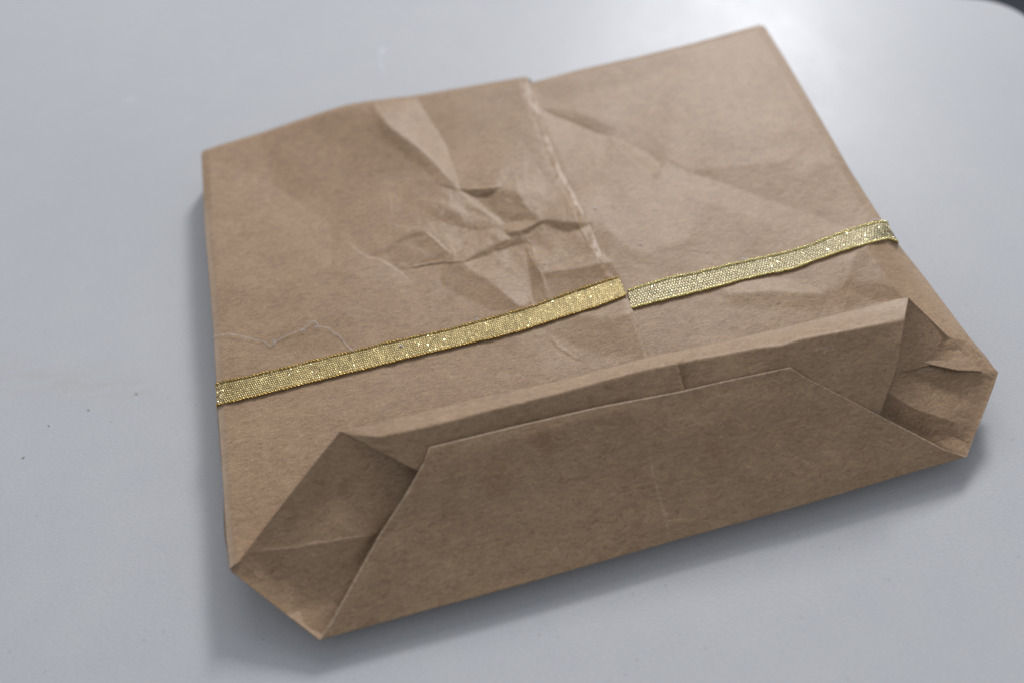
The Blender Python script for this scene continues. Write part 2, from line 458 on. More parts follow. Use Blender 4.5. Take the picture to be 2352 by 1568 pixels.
# How far each facet of the crumpled upper panel leans to or from the window, read off the photograph
# in crop coordinates; the relief itself is integrated from these leans (real heights, in mm).
cK = lambda *p: cr(850, 350, 3.36, p)
FAC = [  # outline, lean, softness (photo px)
 (cA((1130, 560), (1150, 640), (1235, 745), (1400, 860), (1500, 950), (1640, 1105), (1600, 960), (1560, 850), (1460, 700), (1400, 600), (1385, 560)), 30, 3),
 (cK((940, 100), (1700, 0), (2050, 560), (1990, 650), (1660, 660), (1480, 400), (1010, 400), (940, 180)), 9, 10),
 (cA((1400, 560), (2000, 460), (2060, 620), (1750, 800), (1500, 820)), -5, 14),
 (cA((420, 760), (940, 620), (1130, 640), (1400, 880), (1500, 1000), (1200, 1050), (900, 1200), (600, 1120)), -11, 16),
 (cA((1120, 630), (1235, 750), (1400, 870), (1640, 1110), (1560, 1110), (1380, 960), (1180, 800)), -8, 6),
 (cK((1005, 420), (1180, 412), (1340, 395), (1310, 440), (1240, 490), (1100, 475)), -34, 1.6),
 (cK((1100, 475), (1300, 430), (1480, 420), (1560, 560), (1665, 660), (1500, 700), (1380, 700), (1240, 590)), -19, 3),
 (cK((1010, 430), (1130, 545), (1240, 625), (1350, 705), (1385, 700), (1300, 612), (1200, 535), (1080, 460)), 20, 2.5),
 (cK((1385, 712), (1440, 768), (1560, 742), (1650, 690), (1600, 678), (1450, 690)), 20, 2.5),
 (cK((1390, 790), (1440, 822), (1560, 802), (1640, 742), (1700, 705), (1780, 735), (1900, 782), (2060, 745), (2100, 700), (1900, 688), (1720, 668), (1640, 702), (1550, 752), (1440, 772)), -30, 3),
 (cK((1040, 1020), (1100, 990), (1250, 890), (1400, 840), (1560, 820), (1580, 862), (1340, 932), (1120, 1012), (900, 1038)), -22, 3),
 (cK((455, 850), (700, 760), (890, 920), (960, 965), (890, 1030), (640, 1072), (500, 1085), (400, 1000)), -12, 3),
 (cK((455, 850), (520, 800), (700, 758), (690, 800), (560, 832), (480, 872)), -14, 2.5),
 (cK((760, 770), (960, 800), (1200, 860), (1040, 960), (940, 950)), 8, 5),
 (cK((1050, 1040), (1130, 1010), (1560, 868), (1570, 960), (1600, 1100), (1620, 1350), (1500, 1395), (1210, 1132)), 13, 3),
 (cK((1050, 1035), (1100, 1050), (1225, 1140), (1180, 1150), (1075, 1070)), 20, 2),
 (cK((1360, 1270), (1500, 1390), (1620, 1400), (1600, 1290)), 14, 3),
 (cK((900, 1050), (1040, 1040), (1215, 1152), (1500, 1395), (1300, 1440), (1000, 1300), (840, 1200)), -12, 5),
 (cK((1560, 900), (1590, 940), (1640, 1060), (1700, 1130), (1740, 1300), (1760, 1360), (1620, 1370), (1590, 1150)), -22, 3),
 (cK((1610, 908), (1730, 908), (1765, 960), (1720, 1040), (1650, 1030)), 22, 2.5),
 (cK((1690, 1105), (1800, 1055), (2200, 925), (2265, 1015), (2100, 1050), (1950, 1080)), 17, 2.5),
 (cK((1700, 1118), (1950, 1085), (2120, 1052), (2275, 1030), (2340, 1130), (2100, 1250), (1780, 1340), (1740, 1200)), -15, 3),
 (cK((640, 490), (850, 525), (1000, 590), (1065, 625), (1040, 570), (880, 498), (720, 470)), 18, 3),
 (cK((680, 680), (720, 600), (860, 558), (1000, 620), (1100, 700), (1080, 760), (900, 690), (760, 665)), -15, 5),
 (cK((1080, 760), (1130, 690), (1240, 680), (1340, 720), (1200, 760)), -10, 3),
 (cK((60, 800), (240, 985), (440, 1060), (600, 1200), (300, 1180), (-200, 1000), (-300, 820)), 7, 8),
 (cK((250, 960), (460, 880), (480, 900), (420, 940), (300, 990)), -14, 2.5),
 (cK((840, 1060), (900, 1060), (880, 1200), (850, 1180)), -10, 4),
 (cA((170, 940), (430, 1030), (600, 1130), (880, 1300), (900, 1568), (600, 1700), (180, 1700)), 8, 6),
 # right-hand sheet
 (cB((530, 806), (700, 880), (800, 945), (835, 1005), (780, 1020), (640, 930)), 26, 2.5),
 (cB((110, 645), (540, 822), (830, 1000), (1000, 1010), (1150, 1080), (1000, 1400), (700, 1500), (420, 1300), (200, 850)), 8, 8),
 (cB((130, 630), (330, 660), (560, 750), (545, 815), (330, 727), (110, 645)), -11, 5),
 (cB((960, 1000), (1200, 985), (1600, 940), (1880, 980), (2010, 1200), (1940, 1350), (1780, 1295), (1500, 1193), (1200, 1082)), -7, 3.5),
 (cB((960, 1015), (1200, 1085), (1500, 1197), (1780, 1298), (1940, 1352), (1760, 1400), (1300, 1250), (1000, 1150)), 10, 4),
 (cB((90, 490), (400, 420), (800, 330), (1000, 300), (900, 400), (560, 530), (300, 595), (110, 602)), -9, 9),
 (cB((1580, 960), (1750, 890), (1820, 950), (1650, 1030)), 5, 10),
 (cB((1250, 200), (1400, 170), (1700, 700), (1500, 760), (1300, 480)), 4, 16),
 (cB((1500, 700), (1800, 800), (1880, 960), (1600, 930)), -4, 14),
 # under the ribbon
 (cE((700, 985), (950, 1006), (1112, 970), (1100, 915), (900, 930), (720, 955)), 14, 3),
 (cE((720, 1000), (950, 1018), (1112, 985), (1180, 1180), (1240, 1280), (900, 1290), (650, 1200), (520, 1120)), -10, 6),
 (cE((600, 1240), (760, 1330), (1000, 1330), (700, 1400), (400, 1420), (450, 1250)), 6, 8),
 (cF((1020, 105), (1300, 140), (1450, 180), (1548, 230), (1400, 226), (1200, 206), (900, 230), (840, 190)), 18, 3),
 (cF((860, 240), (1200, 216), (1540, 236), (1640, 312), (1500, 340), (1100, 330), (900, 310)), -8, 7),
 (cF((1548, 228), (1600, 195), (1900, 150), (2060, 200), (2110, 260), (1700, 340), (1640, 312)), -8, 6),
 (cI((850, 250), (760, 290), (700, 480), (860, 570), (1030, 560), (960, 450), (905, 370)), -13, 4),
 (cI((850, 235), (980, 250), (1120, 400), (1230, 600), (1330, 760), (1180, 760), (1040, 560), (962, 450), (905, 370)), 9, 2.5),
 (cD((540, 1010), (950, 900), (1160, 812), (1320, 900), (1250, 1060), (900, 1150), (600, 1070)), -10, 7),
 (cD((900, 1300), (1500, 1180), (1800, 1300), (1500, 1568), (1000, 1568)), 6, 14),
]
LIN = [  # run, lean, half width, pale wear along it
 (cK((710, 755), (890, 915), (945, 962)), 36, 1.5, 0.5),
 (cK((30, 820), (130, 920), (240, 985), (340, 1000), (400, 1040), (480, 1085), (600, 1190)), 30, 1.7, 0.4),
 (cK((475, 1090), (620, 1080), (750, 1046), (890, 1032), (1040, 1022), (1120, 1005)), -30, 2.4, 0),
 (cK((560, 1062), (680, 1048), (800, 1022), (900, 1010)), 20, 1.4, 0.4),
 (cK((320, 690), (430, 705), (560, 740), (720, 735)), 16, 1.8, 0.25),
 (cK((790, 368), (900, 395), (1000, 420)), -34, 1.6, 0),
 (cK((1010, 400), (1180, 398), (1340, 388), (1480, 345)), 16, 1.8, 0.35),
 (cK((1390, 350), (1480, 340)), -16, 1.3, 0),
 (cK((1050, 300), (1100, 325), (1200, 335)), -24, 1.4, 0),
 (cK((780, 160), (890, 290), (1000, 405)), 14, 2.2, 0.4),
 (cK((980, 400), (1110, 520), (1240, 612), (1370, 712)), 10, 1.6, 0.35),
 (cK((1650, 1055), (1690, 1110), (1720, 1180), (1750, 1290)), 18, 1.8, 0.3),
 (cK((1560, 860), (1590, 940), (1640, 1040)), 14, 2, 0.3),
 (cK((1100, 760), (1240, 745), (1360, 715)), -16, 1.6, 0),
 (cB((100, 632), (330, 722), (545, 812)), -22, 1.6, 0),
 (cB((845, 930), (960, 985), (1000, 1000)), -10, 2, 0),
 (cE((495, 1130), (560, 1230), (700, 1312), (830, 1350)), -18, 2, 0),
 (cE((520, 1130), (585, 1215), (720, 1295)), 10, 1.8, 0.2),
 (cE((280, 1425), (320, 1440), (345, 1400)), 14, 1.5, 0.2),
 (cF((1400, 206), (1548, 228)), 16, 2, 0.2),
 (cF((1722, 190), (1700, 262), (1685, 335)), 12, 1.8, 0.15),
 (cI((940, 372), (1000, 352), (1085, 360)), 18, 3, 0),
 (cI((960, 408), (1060, 420)), -18, 3, 0),
 (cI((1050, 440), (1180, 500), (1240, 560)), 10, 4, 0),
 (cI((855, 250), (905, 370), (962, 450), (1035, 545)), 10, 2.2, 0.1),
 (cA((1150, 650), (1235, 748), (1400, 864), (1500, 955), (1640, 1108)), 8, 1.6, 0.3),
 (cE((1060, 980), (1110, 970)), 16, 2, 0.2),
]
_r = np.random.default_rng(77)
for _ in range(34):                                     # small stray folds in the crumpled middle
    a = _r.normal(0, 1, 2); cx, cy = 1150 + 125 * a[0], 520 + 78 * a[1]
    L_ = _r.uniform(14, 42); th_ = _r.choice([0.75, -0.3, 1.5, 0.2]) + _r.normal(0, 0.25)
    LIN.append(([(cx - L_ * math.cos(th_), cy - L_ * math.sin(th_)), (cx + _r.normal(0, 3), cy + _r.normal(0, 3)), (cx + L_ * math.cos(th_), cy + L_ * math.sin(th_))],
                _r.choice([-1, 1]) * _r.uniform(5, 12), _r.uniform(1.3, 2.6), 0.08))
for _ in range(26):
    cx, cy = _r.uniform(540, 2000), _r.uniform(260, 850)
    L_ = _r.uniform(12, 46); th_ = _r.uniform(0, 3.14)
    LIN.append(([(cx - L_ * math.cos(th_), cy - L_ * math.sin(th_)), (cx + _r.normal(0, 4), cy + _r.normal(0, 4)), (cx + L_ * math.cos(th_), cy + L_ * math.sin(th_))],
                _r.choice([-1, 1]) * _r.uniform(3, 7), _r.uniform(1.5, 3.0), 0.05))

for _ in range(80):                                     # hair-fine branching folds
    a = _r.normal(0, 1, 2); cx, cy = 1140 + 150 * a[0], 515 + 85 * a[1]
    L_ = _r.uniform(7, 26); th_ = _r.choice([0.8, -0.3, 1.4, 0.1]) + _r.normal(0, 0.35)
    LIN.append(([(cx - L_ * math.cos(th_), cy - L_ * math.sin(th_)), (cx + _r.normal(0, 3), cy + _r.normal(0, 3)), (cx + L_ * math.cos(th_ + 0.3), cy + L_ * math.sin(th_ + 0.3))],
                _r.choice([-1, 1]) * _r.uniform(8, 18), _r.uniform(0.9, 1.5), _r.choice([0, 0.3])))
def in_poly(px, py, poly):
    r = np.zeros(px.shape, bool); n = len(poly); j = n - 1
    for i in range(n):
        (xi, yi), (xj, yj) = poly[i], poly[j]
        if yi != yj:
            r ^= ((yi > py) != (yj > py)) & (px < (xj - xi) * (py - yi) / (yj - yi) + xi)
        j = i
    return r

def project(X):
    d = X - CAMn
    w = d @ Fn
    return 1176 + FL * 2352 * (d @ Rn) / w, 784 - FL * 2352 * (d @ Un) / w

GX0, GY0, GS, GNX, GNY = -0.120, -0.030, 0.00025, 960, 800
def build_relief():
    X, Y = np.meshgrid(GX0 + GS * np.arange(GNX), GY0 + GS * np.arange(GNY))
    px, py = project(np.stack([X, Y, np.full(X.shape, 0.014)], -1))
    lean = np.zeros(X.shape)
    for poly, v, soft in FAC:
        bx0, bx1 = min(p[0] for p in poly) - 3 * soft, max(p[0] for p in poly) + 3 * soft
        by0, by1 = min(p[1] for p in poly) - 3 * soft, max(p[1] for p in poly) + 3 * soft
        m = (px > bx0) & (px < bx1) & (py > by0) & (py < by1)
        if not m.any(): continue
        a, b = px[m], py[m]
        d = dpoly(a, b, list(poly) + [poly[0]])[0] * np.where(in_poly(a, b, poly), 1, -1)
        wob = 1 + 0.25 * vnoise(a, b, 30, 301, 2)
        t = np.clip(d / (soft * 1.5 * wob) * 0.5 + 0.5, 0, 1)
        lean[m] += v * t * t * (3 - 2 * t)
    for poly, v, hw, _w in LIN:
        bx0, bx1 = min(p[0] for p in poly) - 12, max(p[0] for p in poly) + 12
        by0, by1 = min(p[1] for p in poly) - 12, max(p[1] for p in poly) + 12
        m = (px > bx0) & (px < bx1) & (py > by0) & (py < by1)
        a, b = px[m], py[m]
        d, s_, f = dpoly(a + 2.0 * vnoise(a, b, 22, 302, 2), b + 2.0 * vnoise(a, b, 22, 303, 2), poly)
        e = np.clip(np.minimum(f, 1 - f) / 0.25, 0, 1)
        lean[m] += v * np.exp(-(d / hw) ** 2) * e
    # small flat facets of crushed paper, largest in the crumpled middle
    for ns, amp, seed in ((150, 7.5, 501), (420, 4.5, 502)):
        rr = np.random.default_rng(seed)
        sx, sy = 1150 + 170 * rr.normal(0, 1, ns), 520 + 95 * rr.normal(0, 1, ns)
        val = rr.uniform(-1, 1, ns)
        m = (np.abs(px - 1150) < 430) & (np.abs(py - 520) < 270)
        a, b = px[m], py[m]
        a2, b2 = a + 3 * vnoise(a, b, 24, 511, 2), b + 3 * vnoise(a, b, 24, 512, 2)
        best = np.full(a.shape, 1e9); lv = np.zeros(a.shape)
        for qx, qy, qv in zip(sx, sy, val):
            d2 = (a2 - qx) ** 2 + ((b2 - qy) * 1.25) ** 2
            u_ = d2 < best; best[u_] = d2[u_]; lv[u_] = qv
        lean[m] += amp * lv * np.exp(-((a - 1150) / 240) ** 2 - ((b - 520) / 140) ** 2)
    slope = np.clip(lean * RELIEF, -0.75, 0.75)               # dz along the direction away from the window
    slope *= np.clip((py - 0) / 1, 0, 1)
    # integrate: least squares on a padded periodic grid
    pad = 160
    sl = np.pad(slope, pad)
    H, W = sl.shape
    kx = 2 * np.pi * np.fft.fftfreq(W, GS)[None]; ky = 2 * np.pi * np.fft.fftfreq(H, GS)[:, None]
    la = math.radians(60); lx, ly = math.cos(la), math.sin(la)
    kl = kx * lx + ky * ly; kp = -kx * ly + ky * lx
    den = kl ** 2 + 0.10 * kp ** 2 + (2 * np.pi / 0.14) ** 2
    Z = np.real(np.fft.ifft2(np.fft.fft2(-sl) * (-1j * kl) / den))
    return Z[pad:-pad, pad:-pad] * 1000
def local_relief(px, py, facs, lins, gain=0.0125, step=2.0):
    """same integration for the smaller folded pieces, on a raster around them; returns heights in mm at px, py"""
    x0, y0 = px.min() - 60, py.min() - 60
    nx, ny = int((px.max() + 60 - x0) / step), int((py.max() + 60 - y0) / step)
    X, Y = np.meshgrid(x0 + step * np.arange(nx), y0 + step * np.arange(ny))
    lean = np.zeros(X.shape)
    for poly, v, soft in facs:
        d = dpoly(X, Y, list(poly) + [poly[0]])[0] * np.where(in_poly(X, Y, poly), 1, -1)
        t = np.clip(d / (soft * 1.5 * (1 + 0.25 * vnoise(X, Y, 30, 301, 2))) * 0.5 + 0.5, 0, 1)
        lean += v * t * t * (3 - 2 * t)
    for poly, v, hw, _w in lins:
        d, s_, f = dpoly(X + 2.0 * vnoise(X, Y, 22, 302, 2), Y + 2.0 * vnoise(X, Y, 22, 303, 2), poly)
        lean += v * np.exp(-(d / hw) ** 2) * np.clip(np.minimum(f, 1 - f) / 0.2, 0, 1)
    slope = np.clip(lean * gain, -0.8, 0.8) / 7.4
    pad = 60; sl = np.pad(slope, pad); H, W = sl.shape
    kx = 2 * np.pi * np.fft.fftfreq(W, step)[None]; ky = 2 * np.pi * np.fft.fftfreq(H, step)[:, None]
    lx, ly = 0.33, -0.944
    kl = kx * lx + ky * ly; kp = -kx * ly + ky * lx
    Z = np.real(np.fft.ifft2(np.fft.fft2(-sl) * (-1j * kl) / (kl ** 2 + 0.10 * kp ** 2 + (2 * np.pi / 1000) ** 2)))[pad:-pad, pad:-pad]
    u = np.clip((px - x0) / step, 0, nx - 1.001); v = np.clip((py - y0) / step, 0, ny - 1.001)
    i = u.astype(int); j = v.astype(int); fx = u - i; fy = v - j
    return (Z[j, i] * (1 - fx) + Z[j, i + 1] * fx) * (1 - fy) + (Z[j + 1, i] * (1 - fx) + Z[j + 1, i + 1] * fx) * fy

def wear_lines(px, py, lins):
    w = np.zeros(px.shape); n = 0.5 + 0.5 * vnoise(px, py, 9, 201, 2)
    for poly, v, hw, a in lins:
        if a <= 0: continue
        d, s_, f = dpoly(px, py, poly)
        w = np.maximum(w, a * np.clip(1 - d / 2.6, 0, 1) * np.clip(np.minimum(f, 1 - f) / 0.15, 0, 1) * np.clip(n * 1.6 - 0.2, 0, 1))
    return w
RELIEF = 0.0117
REL = build_relief()
def relief(px, py):
    q = P(np.stack([px, py, np.full(px.shape, 14.0)], -1))
    u = np.clip((q[..., 0] - GX0) / GS, 0, GNX - 1.001); v = np.clip((q[..., 1] - GY0) / GS, 0, GNY - 1.001)
    i = u.astype(int); j = v.astype(int); fx = u - i; fy = v - j
    return (REL[j, i] * (1 - fx) + REL[j, i + 1] * fx) * (1 - fy) + (REL[j + 1, i] * (1 - fx) + REL[j + 1, i + 1] * fx) * fy

def wear_and_light_top(px, py, sheet):
    """pale rubbed fibres on folds and torn seam, plus light painted on seam and side edges"""
    w = np.zeros(px.shape)
    n = 0.5 + 0.5 * vnoise(px, py, 9, 201, 2)
    n2 = 0.5 + 0.5 * vnoise(px, py, 30, 202, 2)
    for poly, v, hw, a in LIN:
        if a < 0.1: continue
        d, s, f = dpoly(px, py, poly)
        e = np.clip(np.minimum(f, 1 - f) / 0.2, 0, 1)
        w = np.maximum(w, a * np.clip(1 - d / 2.4, 0, 1) * e * np.clip(n * 1.6 - 0.3, 0, 1))
    dl = dpoly(px, py, LEFT)[0]; dr = dpoly(px, py, RIGHT)[0]  # side edges: table bounce light painted as pale strips over the rubbed folds
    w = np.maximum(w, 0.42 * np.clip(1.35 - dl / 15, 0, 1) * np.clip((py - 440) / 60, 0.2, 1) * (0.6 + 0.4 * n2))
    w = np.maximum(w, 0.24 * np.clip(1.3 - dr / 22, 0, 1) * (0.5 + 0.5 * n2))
    if sheet == 'L':
        d, s, f = dpoly(px, py, SEAM)
        wid = 9 + 8 * (n2 - 0.5) * 2 + 8 * np.exp(-((py - 230) / 25) ** 2) + 12 * np.exp(-((py - 575) / 28) ** 2)
        m = np.clip((wid - d) / 5, 0, 1) * np.clip((606 - py) / 10, 0, 1) * np.clip(2.0 * n - 0.35, 0.1, 1)  # torn pale fibres plus light painted on the curled seam edge
        m2 = np.clip((3.5 - d) / 3, 0, 1) * np.clip((py - 660) / 20, 0, 1) * n
        w = np.maximum(w, np.maximum(m * 0.9, m2 * 0.6))
    return w

def near_edge(px, py, poly, w, drop, pw=2.0):
    d, s, f = dpoly(px, py, poly)
    return -drop * np.clip(1 - d / w, 0, 1) ** pw

def top_z(px, py, sheet):
    z = np.full(px.shape, 13.6)
    z += relief(px, py)
    z += 0.36 * vnoise(px, py, 210, 3, 2) + 0.09 * vnoise(px, py, 60, 5, 3, 0.4, 1.4)
    z += 0.016 * vnoise(px, py, 12, 8, 2)
    # arched far edge of the left sheet
    z += 2.2 * np.exp(-((px - 830) / 150) ** 2) * np.exp(-((py - 235) / 90) ** 2)
    z += near_edge(px, py, LEFT, 18, 0.8, 1.2)
    z += near_edge(px, py, BACK_L + BACK_R[2:], 9, 0.8)
    z += near_edge(px, py, RIGHT, 22, 0.5, 1.4)
    # the gusset side dips away right of its long crease
    c = [(1985, 548), (2010, 600), (2045, 650), (2083, 690), (2200, 800)]
    d, s, f = dpoly(px, py, c)
    z += np.where((s > 0) & (py > 500), -np.clip(d, 0, 90) * 0.04, 0) * np.clip((py - 520) / 60, 0, 1)
    if sheet == 'L':
        d, s, f = dpoly(px, py, SEAM)
        up = 0.25 + 0.95 * np.clip((640 - py) / 120, 0, 1) * np.exp(-np.clip(d - 22, 0, 400) / 130) 
        z += up + 0.6 * np.clip((py - 640) / 60, 0, 1) * np.exp(-d / 110)
        edge = np.clip((660 - py) / 50, 0, 1)
        wob = 1 + 0.35 * vnoise(px, py, 22, 31, 2)
        z -= edge * 1.15 * np.clip(1 - d / (21 * wob), 0, 1) ** 1.2
        z -= (1 - edge) * 0.25 * np.clip(1 - d / 10, 0, 1)
    return z

# left sheet (on top)
def jag_seam():
    s = resample(SEAM, 520)
    out = []
    for x, y in s:
        j = 0
        if 235 < y < 600: j = 3.0 * (abs((y / 7.5) % 1 - 0.5) - 0.25) + 2.4 * float(vnoise(np.array(x * 2.0), np.array(y), 16, 41, 2))
        elif y < 640: j = 2.2 * float(vnoise(np.array(x), np.array(y), 20, 42, 2))
        else: j = 0.9 * float(vnoise(np.array(x), np.array(y), 12, 43, 2))
        out.append((x + j, y))
    return out
front_l = [(527, 1306), (570, 1272), (630, 1215), (760, 1090), (900, 1030), (1100, 990), (1300, 960), (1530, 925)]
S = coons(front_l, BACK_L, LEFT[::-1], jag_seam()[::-1], 560, 620)
Z = top_z(S[..., 0], S[..., 1], 'L')
LS = np.concatenate([S, Z[..., None]], 2)
fpl = grid_obj('front_panel', P(LS), M_PAIR, bag)
set_wear_and_light(fpl, wear_and_light_top(LS[..., 0], LS[..., 1], 'L'))
solidify(fpl, 0.00014)
# right sheet, slides under the left one
under = [(1170, 205), (1190, 260), (1240, 400), (1300, 520), (1370, 650), (1420, 760), (1460, 930)]
front_r = [(1460, 930), (1700, 890), (1900, 850), (2060, 820), (2200, 850), (2288, 853)]
backr = [under[0]] + BACK_R[1:]
S = coons(front_r, backr, under[::-1], RIGHT[::-1], 430, 470)
Z = top_z(S[..., 0], S[..., 1], 'R')
RS = np.concatenate([S, Z[..., None]], 2)
fpr = grid_obj('front_panel', P(RS), M_PAIR, bag)
set_wear_and_light(fpr, wear_and_light_top(RS[..., 0], RS[..., 1], 'R'))
solidify(fpr, 0.00014)

# side gussets: folded inwards like a bellows below each long edge
def edge3(poly, n):
    s = resample(poly, n); z = top_z(s[:, 0], s[:, 1], 'R')
    return P(np.concatenate([s, z[:, None]], 1))
def side(poly, sgn, n=160):
    e = edge3(poly, n); rows = []
    f = np.linspace(0, 1, n)
    zt = e[:, 2]
    zf = np.interp(e[:, 1], [0.0, 0.03], [0.0119, 0.0012]) * (e[:, 1] < 0.03) + 0.0004 * (e[:, 1] >= 0.03)
    zf = np.minimum(zf, zt - 0.0003)
    wob = 0.0004 * vnoise(f * 900, f * 0, 90, 51 + sgn, 2)
    for k, (ins, zz) in enumerate([(0, 1.0), (-0.0002, 0.93), (0.0015, 0.80), (0.006, 0.58), (0.0025, 0.34), (0.0002, 0.20), (0.0006, 0.10)]):
        r = e.copy(); r[:, 0] -= sgn * (ins + (wob if k else 0)); r[:, 2] = zf + (zt - zf) * zz
        rows.append(r)
    return np.array(rows)
gl = side(LEFT, -1); gr_ = side(RIGHT, 1)
grid_obj('side_gusset', gl, M_KRAFT, bag)
grid_obj('side_gusset', gr_, M_KRAFT, bag)
# far end, folded under
eb = np.concatenate([edge3(BACK_L, 120), edge3(BACK_R[1:], 120)])
rows = []
for ins, zz in [(0, 1.0), (-0.0006, 0.90), (-0.0007, 0.6), (-0.0002, 0.25), (0.001, 0.06)]:
    r = eb.copy(); r[:, 1] -= ins; r[:, 2] = r[:, 2] * zz; rows.append(r)
grid_obj('end_fold', np.array(rows), M_KRAFT, bag)

# points of the raised bottom, px, py, height mm
BL, BR = (530, 1311, 12.3), (2293, 854, 12.2)
FLp, FRp = (735, 1468, 5.0), (2220, 1048, 5.2)
# underside
V = [P(BL), P(FLp), P(FRp), P(BR)]
b = [(-0.092, 0.03, 0.0012), (-0.070, 0.012, 0.0006), (0.070, 0.012, 0.0006), (0.092, 0.03, 0.0012), (0.095, 0.147, 0.0008), (-0.092, 0.144, 0.0008)]
V = [tuple(v) for v in V] + b
F4 = [(0, 4, 5, 1), (1, 5, 6, 2), (2, 6, 7, 3), (4, 9, 8, 7)]
bp_ = mesh_obj('back_panel', V, F4, M_KRAFT, bag, smooth=False)
me = bp_.data
import bmesh
bm = bmesh.new(); bm.from_mesh(me); bm.verts.ensure_lookup_table()
bm.faces.new([bm.verts[i] for i in (4, 7, 6, 5)]); bm.to_mesh(me); bm.free()

# outer flap -----------------------------------------------------------
K = cF((-330, 1085), (0, 1005), (560, 905), (700, 872), (1000, 800), (1310, 740))
topline = [(985, 1026), (1080, 1003), (1190, 976), (1378, 933), (1480, 914), (1564, 898), (1640, 880), (1815, 843)]
botline = [(735, 1468), (850, 1436), (980, 1400), (1100, 1368), (1194, 1342), (1539, 1243), (1864, 1153), (2080, 1088), (2220, 1048)]
leftl = [(985, 1026), (975, 1058), (925, 1145), (868, 1232), (822, 1315), (775, 1400), (735, 1468)]
rightl = [(1815, 843), (1850, 866), (1960, 922), (2040, 964), (2110, 1000), (2170, 1032), (2220, 1048)]
def add_z(line, z0, z1, n=80):
    s = resample(line, n); t = np.linspace(0, 1, n)
    return np.concatenate([s, (z0 + (z1 - z0) * t)[:, None]], 1)
OS = coons(add_z(botline, 5.0, 5.2), add_z(topline, 25.4, 25.6), add_z(leftl, 25.4, 5.0)[::-1], add_z(rightl, 25.6, 5.2)[::-1], 420, 150)
x, y = OS[..., 0], OS[..., 1]
OLIN = [(cH((765, 380), (780, 500), (810, 610), (835, 690), (858, 810)), 14, 2.2, 0.45), (cH((770, 572), (822, 570)), 14, 1.4, 0.35), (cH((818, 697), (885, 684)), 16, 1.4, 0.4),
        (cH((838, 726), (940, 714)), 14, 1.6, 0.35), (cH((418, 545), (440, 556), (475, 550)), 18, 1.4, 0.5), (cH((200, 510), (245, 590), (300, 700)), 8, 3, 0.15),
        (cH((1060, 340), (1095, 365), (1130, 392)), -12, 2, 0), (cH((1190, 330), (1250, 375), (1330, 420), (1440, 455)), -9, 3, 0),
        (cH((1350, 455), (1440, 440), (1500, 478), (1545, 465)), 10, 2.2, 0.25), (cH((1160, 250), (1200, 290), (1150, 300)), 8, 2, 0.15),
        (cG((1278, 600), (1250, 690), (1150, 810), (1040, 905)), 14, 2.2, 0.35), (cH((850, 270), (960, 255), (1000, 300)), 7, 2.5, 0.15)]
_ro = np.random.default_rng(5)
for _ in range(46):
    cx, cy = _ro.uniform(950, 2050), _ro.uniform(950, 1330); L_ = _ro.uniform(6, 34); a_ = _ro.uniform(0, 3.14)
    OLIN.append(([(cx - L_ * math.cos(a_), cy - L_ * math.sin(a_)), (cx + _ro.normal(0, 3), cy + _ro.normal(0, 3)), (cx + L_ * math.cos(a_), cy + L_ * math.sin(a_))], _ro.choice([-1, 1]) * _ro.uniform(3, 8), _ro.uniform(1.3, 3), 0.08))
OFAC = [(cG((1270, 600), (1300, 760), (1000, 1050), (1060, 880), (1150, 810), (1250, 690)), 6, 5),
        (cH((560, 60), (1100, 20), (1400, 40), (1500, 120), (1000, 330), (700, 300)), 4, 20), (cH((-200, 250), (300, 200), (500, 500), (200, 800), (-250, 900)), -4, 30)]
v_ = np.linspace(0, 1, 150)[:, None]; u_ = np.linspace(0, 1, 420)[None]
bul = np.sin(np.pi * v_) * np.sin(np.pi * u_)
dz = -0.9 * bul * np.exp(-((u_ - 0.3) / 0.3) ** 2) + 0.5 * bul * np.exp(-((u_ - 0.75) / 0.25) ** 2)
dz += (0.30 * vnoise(x, y, 170, 61, 2) + 0.07 * vnoise(x, y, 50, 62, 3) + 0.018 * vnoise(x, y, 14, 63, 2)) * np.clip(bul * 4, 0.1, 1)
dz += local_relief(x, y, OFAC, OLIN) * np.clip(bul * 6, 0, 1)
dz += np.exp(-((1 - v_) / 0.05) ** 2) * 0.12
OS[..., 2] += dz
bf = grid_obj('bottom_flap', P(OS), M_PAIR, bag)
fi = np.arange(149 * 419); fr, fc = fi // 419, fi % 419
wl_ = 0.8 + 1.0 * (vnoise(fr * 1.0, fr * 0.0, 18, 77, 2) + 0.5) * (fr > 8)
bf.data.polygons.foreach_set('material_index', ((fr >= 148) | (fc < wl_) | (fc >= 418)).astype(np.int32))
set_wear_and_light(bf, wear_lines(x, y, OLIN))
st = np.zeros(x.shape)
for a_, b_, r_ in [(272, 345, 34), (300, 400, 26), (85, 500, 38), (60, 560, 24), (1060, 410, 22)]:
    c_ = cH((a_, b_))[0]; st = np.maximum(st, np.exp(-((x - c_[0]) ** 2 + (y - c_[1]) ** 2) / (r_ * 0.8) ** 2) * (0.5 + 0.5 * vnoise(x, y, 20, 99, 3)))
at = bf.data.attributes.new('stain', 'FLOAT', 'POINT'); at.data.foreach_set('value', st.astype(np.float32).ravel())
solidify(bf, 0.00022)

